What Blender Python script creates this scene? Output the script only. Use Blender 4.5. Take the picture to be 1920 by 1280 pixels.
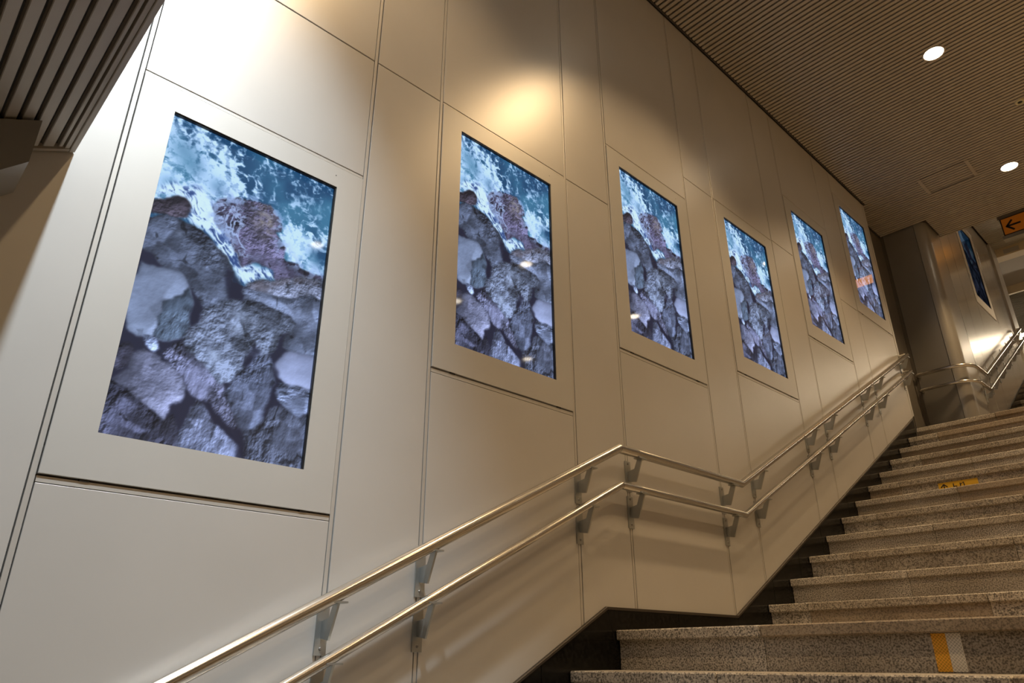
import bpy, bmesh, math, random
import numpy as np
from mathutils import Vector, Matrix

random.seed(7)
scene = bpy.context.scene
for o in list(bpy.data.objects):
    bpy.data.objects.remove(o, do_unlink=True)
C = scene.collection
ZO = 1.588            # height of the camera above the lower floor; all heights below are relative to the camera

# ------------------------------------------------------------------ camera
cam_d = bpy.data.cameras.new('camera')
cam_d.sensor_width = 36.0
cam_d.lens = 25.0894
cam = bpy.data.objects.new('camera', cam_d)
C.objects.link(cam)
yaw, pitch, roll = math.radians(43.47), math.radians(23.953), math.radians(-0.186)
fw = Vector((-math.cos(yaw) * math.cos(pitch), math.sin(yaw) * math.cos(pitch), math.sin(pitch)))
r0 = fw.cross(Vector((0, 0, 1))).normalized()
u0 = r0.cross(fw)
rt = r0 * math.cos(roll) + u0 * math.sin(roll)
up = -r0 * math.sin(roll) + u0 * math.cos(roll)
M = Matrix((rt, up, -fw)).transposed().to_4x4()
M.translation = Vector((2.32, 0, ZO))
cam.matrix_world = M
cam_d.clip_start = 0.05
scene.camera = cam

# ------------------------------------------------------------------ world and exposure
w = bpy.data.worlds.new('world')
scene.world = w
w.use_nodes = True
w.node_tree.nodes['Background'].inputs[0].default_value = (0.9, 0.75, 0.55, 1)
w.node_tree.nodes['Background'].inputs[1].default_value = 0.01
scene.view_settings.view_transform = 'Standard'
scene.view_settings.look = 'None'
scene.view_settings.exposure = 0.0
scene.view_settings.gamma = 1.0
scene.view_settings.use_curve_mapping = False

WARM = (1.0, 0.68, 0.35)
COOL = (0.80, 0.92, 1.0)
DOWNLIGHT_W = 184.0
SPOT_W = 1700.0

# ------------------------------------------------------------------ materials
def mat(name, color=(0.5, 0.5, 0.5), rough=0.5, metal=0.0, spec=0.5, emit=None, es=0.0, coat=0.0):
    m = bpy.data.materials.new(name)
    m.use_nodes = True
    b = m.node_tree.nodes['Principled BSDF']
    b.inputs['Base Color'].default_value = (*color, 1)
    b.inputs['Roughness'].default_value = rough
    b.inputs['Metallic'].default_value = metal
    b.inputs['Specular IOR Level'].default_value = spec
    b.inputs['Coat Weight'].default_value = coat
    if emit:
        b.inputs['Emission Color'].default_value = (*emit, 1)
        b.inputs['Emission Strength'].default_value = es
    return m

def nodes(m):
    return m.node_tree.nodes, m.node_tree.links, m.node_tree.nodes['Principled BSDF']

def noise_color(m, c1, c2, scale=(1, 1, 1), nscale=5.0, detail=4.0, lo=0.3, hi=0.7, rough_amp=0.0, bump=0.0):
    n, l, b = nodes(m)
    tc = n.new('ShaderNodeTexCoord'); mp = n.new('ShaderNodeMapping'); nz = n.new('ShaderNodeTexNoise'); cr = n.new('ShaderNodeValToRGB')
    mp.inputs['Scale'].default_value = scale
    nz.inputs['Scale'].default_value = nscale; nz.inputs['Detail'].default_value = detail
    cr.color_ramp.elements[0].position = lo; cr.color_ramp.elements[1].position = hi
    cr.color_ramp.elements[0].color = (*c1, 1); cr.color_ramp.elements[1].color = (*c2, 1)
    l.new(tc.outputs['Object'], mp.inputs[0]); l.new(mp.outputs[0], nz.inputs[0])
    l.new(nz.outputs[0], cr.inputs[0]); l.new(cr.outputs[0], b.inputs['Base Color'])
    if rough_amp:
        mr = n.new('ShaderNodeMapRange'); base = b.inputs['Roughness'].default_value
        mr.inputs[3].default_value = base - rough_amp; mr.inputs[4].default_value = base + rough_amp
        l.new(nz.outputs[0], mr.inputs[0]); l.new(mr.outputs[0], b.inputs['Roughness'])
    if bump:
        bp = n.new('ShaderNodeBump'); bp.inputs['Strength'].default_value = bump; bp.inputs['Distance'].default_value = 0.002
        l.new(nz.outputs[0], bp.inputs['Height']); l.new(bp.outputs[0], b.inputs['Normal'])
    return m

def granite(name, light, mid, dark, rough=0.55):
    m = mat(name, mid, rough)
    n, l, b = nodes(m)
    geo = n.new('ShaderNodeNewGeometry')
    nz = n.new('ShaderNodeTexNoise'); nz.inputs['Scale'].default_value = 150; nz.inputs['Detail'].default_value = 3.5; nz.inputs['Roughness'].default_value = 0.6
    nz2 = n.new('ShaderNodeTexNoise'); nz2.inputs['Scale'].default_value = 3.0; nz2.inputs['Detail'].default_value = 5
    cr = n.new('ShaderNodeValToRGB'); e = cr.color_ramp.elements
    e[0].position = 0.41; e[0].color = (*dark, 1); e[1].position = 0.60; e[1].color = (*light, 1)
    k = cr.color_ramp.elements.new(0.495); k.color = (*mid, 1)
    cr2 = n.new('ShaderNodeValToRGB'); cr2.color_ramp.elements[0].position = 0.33; cr2.color_ramp.elements[1].position = 0.62
    cr2.color_ramp.elements[0].color = (0.62, 0.58, 0.52, 1); cr2.color_ramp.elements[1].color = (1, 1, 1, 1)
    mx = n.new('ShaderNodeMix'); mx.data_type = 'RGBA'; mx.blend_type = 'MULTIPLY'; mx.inputs[0].default_value = 0.75
    l.new(geo.outputs['Position'], nz.inputs[0]); l.new(geo.outputs['Position'], nz2.inputs[0])
    l.new(nz.outputs[0], cr.inputs[0]); l.new(nz2.outputs[0], cr2.inputs[0])
    l.new(cr.outputs[0], mx.inputs[6]); l.new(cr2.outputs[0], mx.inputs[7]); l.new(mx.outputs[2], b.inputs['Base Color'])
    return m

MT = {}
MT['panel'] = noise_color(mat('satin_metal_panel', rough=0.355, metal=0.30), (0.56, 0.545, 0.525), (0.59, 0.575, 0.555), nscale=2.0, rough_amp=0.015)
MT['panel_matt'] = noise_color(mat('matt_painted_bezel', rough=0.40, metal=0.3), (0.55, 0.54, 0.52), (0.575, 0.565, 0.545), nscale=3.0)
MT['strip'] = mat('joint_strip_metal', (0.56, 0.54, 0.51), 0.4, 0.4)
MT['backing'] = mat('dark_wall_backing', (0.03, 0.028, 0.026), 0.9)
MT['joint'] = mat('grey_joint_sealant', (0.20, 0.195, 0.19), 0.7)
MT['slat'] = noise_color(mat('ceiling_slat_paint', rough=0.36, metal=0.25), (0.40, 0.36, 0.31), (0.44, 0.40, 0.345), nscale=2.0)
MT['ceil_back'] = mat('ceiling_void', (0.05, 0.042, 0.035), 0.9)
MT['soffit'] = noise_color(mat('soffit_enamel', rough=0.45, metal=0.1), (0.31, 0.275, 0.23), (0.38, 0.34, 0.29), nscale=4.0, detail=6)
MT['steel'] = noise_color(mat('brushed_stainless', rough=0.215, metal=1.0), (0.60, 0.58, 0.55), (0.63, 0.61, 0.58), nscale=8.0)
MT['bracket'] = mat('bracket_steel', (0.40, 0.41, 0.40), 0.34, 0.7)
MT['screw'] = mat('screw_steel', (0.25, 0.24, 0.23), 0.4, 0.9)
MT['black_stone'] = noise_color(mat('polished_black_granite', rough=0.16, spec=0.3), (0.003, 0.003, 0.003), (0.011, 0.0105, 0.0095), nscale=60.0, lo=0.4, hi=0.75)
MT['skirt_cap'] = mat('skirting_edge_metal', (0.06, 0.05, 0.042), 0.45, 0.5)
MT['gran_a'] = granite('grey_granite', (0.68, 0.635, 0.565), (0.47, 0.43, 0.38), (0.13, 0.12, 0.11))
MT['gran_b'] = granite('tan_granite', (0.43, 0.355, 0.27), (0.365, 0.30, 0.225), (0.20, 0.165, 0.13))
MT['gran_c'] = granite('worn_granite', (0.54, 0.49, 0.42), (0.39, 0.345, 0.285), (0.14, 0.125, 0.11))
MT['floor'] = granite('floor_granite', (0.42, 0.39, 0.34), (0.32, 0.29, 0.25), (0.12, 0.11, 0.1))
MT['black'] = mat('black_plastic', (0.012, 0.012, 0.013), 0.4)
MT['pier'] = noise_color(mat('grey_painted_steel', rough=0.34, metal=0.35), (0.25, 0.24, 0.225), (0.28, 0.27, 0.25), nscale=2.0)
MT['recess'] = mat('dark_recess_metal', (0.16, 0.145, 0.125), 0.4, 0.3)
MT['plain'] = mat('plain_wall_paint', (0.42, 0.38, 0.33), 0.6)
MT['lens'] = mat('downlight_lens', (0.9, 0.9, 0.9), 0.3, emit=(1.0, 0.86, 0.66), es=22.0)
MT['ring'] = mat('downlight_ring', (0.55, 0.52, 0.48), 0.3, 0.6)
MT['lens_cool'] = mat('spotlight_lens', (0.9, 0.9, 0.9), 0.3, emit=COOL, es=30.0)
MT['tube_far'] = mat('far_fluorescent_tube', (0.9, 0.9, 0.9), 0.4, emit=(1.0, 0.83, 0.60), es=30.0)
MT['housing'] = mat('white_enamel', (0.75, 0.75, 0.74), 0.4)
MT['orange'] = mat('orange_sign_face', (0.22, 0.075, 0.006), 0.45, emit=(0.85, 0.22, 0.015), es=0.10)
MT['yellow'] = mat('yellow_label', (0.75, 0.45, 0.02), 0.5)
MT['ink'] = mat('black_ink', (0.015, 0.013, 0.012), 0.6)
MT['beam'] = mat('cream_beam_paint', (0.72, 0.62, 0.45), 0.5)

def tape_mat(name, col):
    m = mat(name, col, 0.4)
    n, l, b = nodes(m)
    geo = n.new('ShaderNodeNewGeometry'); mp = n.new('ShaderNodeMapping'); mp.inputs['Rotation'].default_value = (0, math.radians(45), 0)
    br = n.new('ShaderNodeTexBrick'); br.offset = 0; br.inputs['Scale'].default_value = 1.0
    br.inputs['Brick Width'].default_value = 0.008; br.inputs['Row Height'].default_value = 0.008; br.inputs['Mortar Size'].default_value = 0.0009
    br.inputs['Color1'].default_value = (*col, 1); br.inputs['Color2'].default_value = tuple(c * 0.86 for c in col) + (1,)
    br.inputs['Mortar'].default_value = tuple(min(1, c * 1.5 + 0.04) for c in col) + (1,)
    sw = n.new('ShaderNodeSeparateXYZ'); cb = n.new('ShaderNodeCombineXYZ')
    l.new(geo.outputs['Position'], mp.inputs[0]); l.new(mp.outputs[0], sw.inputs[0])
    l.new(sw.outputs[0], cb.inputs[0]); l.new(sw.outputs[2], cb.inputs[1]); l.new(cb.outputs[0], br.inputs[0])
    l.new(br.outputs[0], b.inputs['Base Color'])
    return m
MT['tape_y'] = tape_mat('yellow_prismatic_tape', (0.62, 0.30, 0.01))
MT['tape_w'] = tape_mat('white_prismatic_tape', (0.55, 0.52, 0.46))

# ------------------------------------------------------------------ object helpers
WPOS = {}

def tag(o, label=None, cat=None, group=None, kind=None):
    if label: o['label'] = label
    if cat: o['category'] = cat
    if group: o['group'] = group
    if kind: o['kind'] = kind
    return o

def empty(name, loc):
    o = bpy.data.objects.new(name, None)
    o.empty_display_size = 0.1
    C.objects.link(o)
    o.location = (loc[0], loc[1], loc[2] + ZO)
    WPOS[o] = Vector(loc)
    return o

def link(name, me, c, parent=None):
    o = bpy.data.objects.new(name, me)
    C.objects.link(o)
    c = Vector(c)
    if parent:
        o.parent = parent
        o.location = c - WPOS[parent]
    else:
        o.location = (c.x, c.y, c.z + ZO)
    WPOS[o] = c
    return o

class MB:
    def __init__(s):
        s.v = []; s.f = []
    def add(s, vs, fs):
        k = len(s.v)
        s.v += [tuple(a) for a in vs]
        s.f += [tuple(i + k for i in f) for f in fs]
        return s
    def box(s, a, b):
        (x0, y0, z0), (x1, y1, z1) = a, b
        return s.add([(x0, y0, z0), (x1, y0, z0), (x1, y1, z0), (x0, y1, z0), (x0, y0, z1), (x1, y0, z1), (x1, y1, z1), (x0, y1, z1)],
                     [(0, 3, 2, 1), (4, 5, 6, 7), (0, 1, 5, 4), (1, 2, 6, 5), (2, 3, 7, 6), (3, 0, 4, 7)])
    def prism_x(s, poly, x0, x1, ch=0.0):
        """poly: (y, z) points, counter-clockwise seen from +x; chamfered at the x1 side"""
        n = len(poly)
        P = [Vector(p) for p in poly]
        def inset(d):
            out = []
            for i in range(n):
                a, b, c = P[i - 1], P[i], P[(i + 1) % n]
                d1 = (b - a).normalized(); d2 = (c - b).normalized()
                n1 = Vector((-d1.y, d1.x)); n2 = Vector((-d2.y, d2.x))
                k = 1 + n1.dot(n2)
                out.append(b + (n1 + n2) * (d / max(k, 0.2)))
            return out
        vs = [(x0, p.x, p.y) for p in P]
        fs = [tuple(range(n - 1, -1, -1))]
        rings = [(x1, P)] if not ch else [(x1 - ch, P), (x1, inset(ch))]
        prev = 0
        for (x, R) in rings:
            k = len(vs)
            vs += [(x, p.x, p.y) for p in R]
            fs += [(prev + i, prev + (i + 1) % n, k + (i + 1) % n, k + i) for i in range(n)]
            prev = k
        fs.append(tuple(range(prev, prev + n)))
        return s.add(vs, fs)
    def prism(s, poly3, off):
        """extrude a planar 3d polygon by a vector"""
        n = len(poly3); o = Vector(off)
        vs = [Vector(p) for p in poly3] + [Vector(p) + o for p in poly3]
        return s.add(vs, [tuple(range(n)), tuple(range(2 * n - 1, n - 1, -1))] + [(i, n + i, n + (i + 1) % n, (i + 1) % n) for i in range(n)])
    def tube(s, pts, r, seg=20, cap=True):
        P = [Vector(p) for p in pts]
        T = []
        for i in range(len(P)):
            if i == 0: T.append((P[1] - P[0]).normalized())
            elif i == len(P) - 1: T.append((P[-1] - P[-2]).normalized())
            else: T.append(((P[i] - P[i - 1]).normalized() + (P[i + 1] - P[i]).normalized()).normalized())
        d0 = (P[1] - P[0]).normalized()
        ref = Vector((0, 0, 1)) if abs(d0.z) < 0.9 else Vector((1, 0, 0))
        a = d0.cross(ref).normalized(); b = a.cross(d0)
        ring = [P[0] + (a * math.cos(t) + b * math.sin(t)) * r for t in [2 * math.pi * k / seg for k in range(seg)]]
        vs = list(ring); fs = []
        for i in range(1, len(P)):
            d = (P[i] - P[i - 1]).normalized()
            new = []
            for q in ring:
                t = (P[i] - q).dot(T[i]) / d.dot(T[i])
                new.append(q + d * t)
            k = len(vs)
            vs += new
            fs += [(k - seg + j, k - seg + (j + 1) % seg, k + (j + 1) % seg, k + j) for j in range(seg)]
            ring = new
        if cap:
            fs.append(tuple(range(seg - 1, -1, -1))); fs.append(tuple(range(len(vs) - seg, len(vs))))
        return s.add(vs, fs)
    def cyl(s, c, r, h, axis='z', seg=24, r2=None):
        c = Vector(c); r2 = r if r2 is None else r2
        ax = {'x': (Vector((0, 1, 0)), Vector((0, 0, 1)), Vector((1, 0, 0))), 'y': (Vector((0, 0, 1)), Vector((1, 0, 0)), Vector((0, 1, 0))), 'z': (Vector((1, 0, 0)), Vector((0, 1, 0)), Vector((0, 0, 1)))}[axis]
        vs = []
        for (rr, hh) in ((r, 0), (r2, h)):
            vs += [c + ax[0] * math.cos(2 * math.pi * k / seg) * rr + ax[1] * math.sin(2 * math.pi * k / seg) * rr + ax[2] * hh for k in range(seg)]
        return s.add(vs, [tuple(range(seg - 1, -1, -1)), tuple(range(seg, 2 * seg))] + [(k, (k + 1) % seg, seg + (k + 1) % seg, seg + k) for k in range(seg)])
    def lathe(s, c, prof, seg=32):
        c = Vector(c); vs = []; fs = []; n = len(prof)
        for k in range(seg):
            t = 2 * math.pi * k / seg
            vs += [c + Vector((r * math.cos(t), r * math.sin(t), h)) for (r, h) in prof]
        for k in range(seg):
            for j in range(n - 1):
                fs.append((k * n + j, ((k + 1) % seg) * n + j, ((k + 1) % seg) * n + j + 1, k * n + j + 1))
        return s.add(vs, fs)
    def mesh(s, name, m, c, smooth=False, bevel=0.0, bseg=1):
        c = Vector(c)
        me = bpy.data.meshes.new(name)
        me.from_pydata([tuple(Vector(v) - c) for v in s.v], [], s.f)
        me.materials.append(m)
        if bevel:
            bm = bmesh.new(); bm.from_mesh(me)
            bmesh.ops.recalc_face_normals(bm, faces=bm.faces)
            bmesh.ops.bevel(bm, geom=list(bm.edges), offset=bevel, segments=bseg, affect='EDGES', profile=0.5)
            bm.to_mesh(me); bm.free()
        if smooth:
            me.shade_smooth()
            try:
                me.set_sharp_from_angle(angle=math.radians(40))
            except Exception:
                pass
        me.update()
        return me
    def build(s, name, m, parent=None, smooth=False, bevel=0.0, bseg=1):
        xs, ys, zs = zip(*[tuple(v) for v in s.v])
        c = ((min(xs) + max(xs)) / 2, (min(ys) + max(ys)) / 2, min(zs))
        return link(name, s.mesh(name, m, c, smooth, bevel, bseg), c, parent)

def struct(name, loc, label=None):
    o = empty(name, loc); o['kind'] = 'structure'
    if label: o['label'] = label
    return o

# ------------------------------------------------------------------ key lines of the place (metres, relative to the camera height)
SL = 0.5176                          # stair slope
STAIR_W = 7.0
CEIL = 5.0
FLOOR = -1.588
LAND1 = 0.122
N1Y = 2.855                          # nosing of the first landing
N2Y, N2Z = 4.344, 0.297              # first nosing of the middle flight
RUN, RISE = 0.330, 0.1708
LAND2 = N2Z + 11 * RISE
N3Y = 9.75
KY1, KZ1, KY2 = 2.805, 0.224, 3.98   # skirting kinks
PANEL_L = [0.388, 1.718, 3.059, 4.400, 5.740, 7.082]
SCREEN = [(0.5105, 0.6139), (1.8405, 1.2981), (3.1817, 1.7856), (4.5222, 2.0026), (5.8628, 2.6975), (7.204, 3.3872)]
SW, SH = 0.6683, 1.2100
PW = 0.911
P_BOT, P_TOP = 0.1404, 0.1012
WALL_END = 8.06

def skirt(y):
    if y < KY1: z = KZ1 + SL * (y - KY1)
    elif y < KY2: z = KZ1
    else: z = KZ1 + SL * (y - KY2)
    return max(z, FLOOR + 0.1)
KINKS = [KY1 - (KZ1 - FLOOR - 0.1) / SL, KY1, KY2]

# ------------------------------------------------------------------ left wall: backing, satin panels and joint strips
wall = struct('wall_left', (0, 2.5, FLOOR), 'satin metal panel wall rising beside the stairs')
MB().box((-0.10, -6.0, FLOOR), (-0.022, WALL_END - 0.004, CEIL + 0.3)).build('wall_backing', MT['joint'], wall)

def wall_panel(y0, y1, z0, z1):
    """z0 None: bottom follows the skirting"""
    if z0 is None:
        bot = [(y0, skirt(y0))] + [(k, skirt(k)) for k in KINKS if y0 < k < y1] + [(y1, skirt(y1))]
    else:
        bot = [(y0, z0), (y1, z0)]
    poly = bot + [(y1, z1), (y0, z1)]
    MB().prism_x(poly, -0.02, 0.0, 0.0012).build('wall_panel', MT['panel'], wall)

def hstrip(y0, y1, z0, z1):
    MB().box((-0.02, y0, z0), (-0.0012, y1, z1)).build('joint_strip', MT['strip'], wall)

TOP = CEIL - 0.012
G = 0.0032
def vstrip(y0, y1):
    poly = [(y0, skirt(y0)), (y1, skirt(y1)), (y1, TOP), (y0, TOP)]
    MB().prism_x(poly, -0.02, -0.0012, 0.0008).build('joint_strip', MT['strip'], wall)

cols = []
for i, L in enumerate(PANEL_L):
    R = L + PW
    zb = SCREEN[i][1] - P_BOT
    zt = SCREEN[i][1] + SH + P_TOP
    wall_panel(L, R, None, zb - 0.026)
    hstrip(L, R, zb - 0.0232, zb - 0.0062)
    hstrip(L, R, zt + 0.004, zt + 0.016)
    if i == 0:
        wall_panel(L, R, zt + 0.020, 2.612)
        wall_panel(L, R, 2.619, TOP)
    else:
        wall_panel(L, R, zt + 0.020, TOP)
    vstrip(L - 0.018, L - G)
    vstrip(R + G, R + 0.018)
N_JOINT = [2.615, 2.618, 2.620, 3.325, 3.340, 3.235]
for i in range(6):
    y1 = PANEL_L[i] - 0.0225
    y0 = (PANEL_L[i - 1] + PW + 0.0225) if i else -0.04
    wall_panel(y0, y1, None, N_JOINT[i] - 0.003)
    wall_panel(y0, y1, N_JOINT[i] + 0.003, TOP)
vstrip(-0.0585, -0.0445)
wall_panel(-1.0, -0.063, None, TOP)
wall_panel(-6.0, -1.006, None, TOP)
wall_panel(PANEL_L[5] + PW + 0.0225, WALL_END, None, TOP)

# ------------------------------------------------------------------ granite staircase
stairs = struct('staircase', (STAIR_W / 2, 2.5, FLOOR), 'granite staircase with overhanging treads and landings')
X0 = 0.013
SLABS = {}
def slab_row(y, top, k, depth, first_z, deep=None):
    """one step: tread slabs with nosing and riser slabs beneath, jointed along x"""
    j = (0.28 if k % 2 == 0 else 0.745) + random.uniform(-0.02, 0.02)
    xs = [X0] + [j + 0.94 * n for n in range(0, 4) if j + 0.94 * n < 2.9] + [STAIR_W]
    for a, b in zip(xs[:-1], xs[1:]):
        m = MT[random.choice(['gran_a', 'gran_c', 'gran_b', 'gran_c', 'gran_b'])] if a > X0 else MT['gran_a']
        t = MB().box((a + 0.0012, y, top - 0.045), (b - 0.0012, y + (deep or depth + 0.025), top))
        t.build('tread_slab', m, stairs, bevel=0.005)
        m2 = m if random.random() < 0.6 else MT[random.choice(['gran_a', 'gran_b', 'gran_c'])]
        r = MB().box((a + 0.0012, y + 0.026, first_z), (b - 0.0012, y + 0.051, top - 0.0452))
        r.build('riser_slab', m2, stairs)

for k in range(1, 10):                      # lower flight, going down from the first landing
    slab_row(N1Y - 0.331 * k, LAND1 - 0.171 * k, k, 0.331, LAND1 - 0.171 * (k + 1))
slab_row(N1Y, LAND1, 1, 0.33, LAND1 - 0.171, deep=N2Y - N1Y + 0.02)
for k in range(12):
    slab_row(N2Y + RUN * k, N2Z + RISE * k, k, RUN, N2Z + RISE * (k - 1), deep=(N3Y - N2Y - 11 * RUN + 0.02) if k == 11 else None)
for k in range(11):
    slab_row(N3Y + RUN * k, LAND2 + RISE * (k + 1), k, RUN, LAND2 + RISE * k, deep=6.0 if k == 10 else None)
# concrete body under the slabs, so that nothing is hollow
prof = [(-0.10, FLOOR)]
for k in range(9, -1, -1):
    y = N1Y - 0.331 * k + 0.052; prof += [(y, prof[-1][1]), (y, LAND1 - 0.171 * k - 0.047)]
for k in range(12):
    y = N2Y + RUN * k + 0.052; prof += [(y, prof[-1][1]), (y, N2Z + RISE * k - 0.047)]
for k in range(11):
    y = N3Y + RUN * k + 0.052; prof += [(y, prof[-1][1]), (y, LAND2 + RISE * (k + 1) - 0.047)]
prof += [(19.0, prof[-1][1]), (19.0, FLOOR)]
MB().prism_x(prof[::-1], X0, STAIR_W).build('stair_body', MT['backing'], stairs)
fl = MB().box((-0.02, -6.0, FLOOR - 0.1), (STAIR_W, N1Y - 0.331 * 9 + 0.05, FLOOR)).build('floor', MT['floor'])
fl['kind'] = 'structure'

# ------------------------------------------------------------------ black skirting
base = struct('baseboard_left', (0, 2.5, FLOOR), 'black stone skirting along the stairs')
cuts = [-6.0, -3.0, KINKS[0], 0.1, 0.7, 1.3, 1.9, 2.35, KY1, 3.385, KY2, 4.45, 4.86, 5.27, 5.85, 6.45, 7.05, 7.6, WALL_END - 0.1]
def low(y):
    if y < KY1: z = skirt(y) - 0.36
    elif y < KY2: z = LAND1 - 0.2
    else: z = skirt(y) - 0.36
    return max(z, FLOOR)
for a, b in zip(cuts[:-1], cuts[1:]):
    la, lb = a, b
    if abs(a - KY1) < 1e-6: la = a + 0.09      # mitred joint at the kink
    if abs(b - KY1) < 1e-6: lb = b + 0.09
    poly = [(la + 0.001, low(a)), (lb - 0.001, low(b)), (b - 0.001, skirt(b) - 0.013), (a + 0.001, skirt(a) - 0.013)]
    MB().prism_x(poly, 0.0, 0.012, 0.001).build('skirting_stone', MT['black_stone'], base)
for a, b in zip([-6.0] + KINKS, KINKS + [WALL_END - 0.1]):
    poly = [(a, skirt(a) - 0.013), (b, skirt(b) - 0.013), (b, skirt(b)), (a, skirt(a))]
    MB().prism_x(poly, 0.0005, 0.016, 0.001).build('skirting_cap', MT['skirt_cap'], base)

# ------------------------------------------------------------------ slatted ceiling
ceil = struct('ceiling', (3.0, 5.0, CEIL), 'brown ceiling of narrow parallel metal slats')
MB().box((0.02, 0.26, CEIL + 0.035), (STAIR_W, 9.52, CEIL + 0.10)).build('ceiling_backing', MT['ceil_back'], ceil)
MB().box((-0.17, WALL_END, CEIL + 0.035), (0.02, 9.0, CEIL + 0.10)).build('ceiling_backing', MT['ceil_back'], ceil)
PITCH = 0.0494
def slat_mesh(x0, x1):
    w_, h_ = 0.0335, 0.018
    pr = [(-w_ / 2, h_), (-w_ / 2, 0.006)] + [(-w_ / 2 * math.cos(t), 0.006 - 0.006 * math.sin(t) ** 0.6) for t in [math.pi * k / 10 for k in range(1, 10)]] + [(w_ / 2, 0.006), (w_ / 2, h_)]
    b = MB().prism([(x0, p, q) for p, q in pr], (x1 - x0, 0, 0))
    return b.mesh('slat', MT['slat'], (0, 0, 0), smooth=True)
s_long, s_recess, s_short = slat_mesh(0.022, STAIR_W), slat_mesh(-0.145, STAIR_W), slat_mesh(0.40, STAIR_W)
y = 0.30
while y < 9.51:
    me = s_long if y < WALL_END + 0.02 else (s_recess if y < 8.95 else s_short)
    link('slat', me, (0, y, CEIL), ceil)
    y += PITCH
MB().box((0.006, 0.26, CEIL - 0.002), (0.020, WALL_END, CEIL + 0.03)).build('edge_trim', MT['ceil_back'], ceil)
MB().box((-0.165, WALL_END, CEIL - 0.002), (-0.15, 8.97, CEIL + 0.03)).build('edge_trim', MT['ceil_back'], ceil)
MB().box((0.385, 9.51, CEIL - 0.004), (STAIR_W, 9.53, CEIL + 0.06)).build('edge_trim', MT['slat'], ceil)

# hatch in the ceiling
hx0, hx1, hy0, hy1 = 0.64, 1.13, 8.02, 8.40
h = empty('access_hatch', ((hx0 + hx1) / 2, (hy0 + hy1) / 2, CEIL - 0.006))
tag(h, 'slatted access hatch with flat end strips set into the ceiling', 'hatch')
for xx in (hx0, hx1):
    MB().box((xx - 0.017, hy0, CEIL - 0.005), (xx + 0.017, hy1, CEIL - 0.0005)).build('end_strip', MT['slat'], h)
for yy in (hy0, hy1):
    MB().box((hx0 + 0.018, yy - 0.004, CEIL - 0.003), (hx1 - 0.018, yy + 0.004, CEIL - 0.0005)).build('edge_bead', MT['backing'], h)

# ------------------------------------------------------------------ downlights
def downlight(x, y, label, group=None, power=1.0):
    d = empty('downlight', (x, y, CEIL - 0.006))
    tag(d, label, 'ceiling light', group)
    MB().lathe((x, y, CEIL - 0.006), [(0.079, 0.004), (0.083, 0.0), (0.090, 0.0), (0.094, 0.005), (0.094, 0.05)]).build('trim_ring', MT['ring'], d, smooth=True)
    MB().cyl((x, y, CEIL - 0.002), 0.080, 0.012, seg=40).build('lens', MT['lens'], d)
    ld = bpy.data.lights.new('downlight_lamp', 'SPOT')
    ld.energy = DOWNLIGHT_W * power
    ld.color = WARM
    ld.spot_size = math.radians(104)
    ld.spot_blend = 0.5
    ld.shadow_soft_size = 0.07
    lo = bpy.data.objects.new('lamp', ld)
    C.objects.link(lo)
    lo.parent = d
    lo.location = (0, 0, -0.03)
    return d
GL = 'ceiling downlights above the wide side of the stairs'
downlight(1.43, 6.12, 'round warm downlight over the middle flight, in the row nearest the screen wall')
downlight(1.43, 8.50, 'round warm downlight between the access hatch and the hanging orange sign')
downlight(1.43, 1.25, 'round warm downlight next to the bulkhead, in the row nearest the screen wall')
downlight(1.43, 3.74, 'round warm downlight over the first landing, in the row nearest the screen wall')
ALONG = {1.25: 'next to the bulkhead', 3.70: 'over the first landing', 6.07: 'over the middle flight', 8.49: 'level with the access hatch'}
for (xx, yy) in ((3.77, 1.25), (3.77, 3.70), (3.77, 6.07), (3.77, 8.49), (5.30, 3.70), (5.30, 6.07), (6.20, 8.49)):
    out = {3.77: 'in the second row out', 5.30: 'in the third row out', 6.20: 'by the far side wall'}[xx]
    downlight(xx, yy, 'round warm downlight ' + ALONG[yy] + ', ' + out, GL)
r = empty('ceiling_fitting', (1.795, 7.40, CEIL - 0.012))
tag(r, 'tiny pale ring fitting with dark centre on the slatted ceiling', 'ceiling fitting')
MB().lathe((1.795, 7.40, CEIL - 0.012), [(0.022, 0.012), (0.022, 0.0), (0.040, 0.0), (0.046, 0.011)]).build('ring', mat('pale_ring', (0.6, 0.55, 0.36), 0.4), r, smooth=True)
MB().cyl((1.795, 7.40, CEIL - 0.004), 0.021, 0.003).build('dark_centre', MT['black'], r)

# ------------------------------------------------------------------ sloping soffit over the lower flight and the bulkhead above it
sof = struct('ceiling_soffit', (3.0, 0.0, 1.0), 'ribbed enamel soffit sloping over the lower flight')
SY, SZ = 0.255, 1.497
cs = math.cos(math.atan(SL)); sn = math.sin(math.atan(SL))
def sof_pt(t, n, x):      # t: distance down the slope from the front edge, n: height above the underside
    return (x, SY - t * cs - n * sn, SZ - t * sn + n * cs)
LEN = 5.0
def sof_bar(t0, t1, n0, n1, x0, x1, name, m, ch=0.0):
    pr = [(t0, n1), (t0, n0 + ch), (t0 + ch, n0), (t1 - ch, n0), (t1, n0 + ch), (t1, n1)] if ch else [(t0, n1), (t0, n0), (t1, n0), (t1, n1)]
    return MB().prism([sof_pt(t, n, x0) for (t, n) in pr], (x1 - x0, 0, 0)).build(name, m, sof)
sof_bar(0.0, LEN, 0.022, 0.09, 0.004, STAIR_W, 'soffit_backing', MT['backing'])
sof_bar(0.000, 0.019, 0.0, 0.05, 0.004, STAIR_W, 'front_trim', MT['soffit'], 0.002)
sof_bar(0.0195, 0.034, 0.004, 0.05, 0.004, STAIR_W, 'front_trim', MT['soffit'], 0.001)
t = 0.040
first = True
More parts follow.
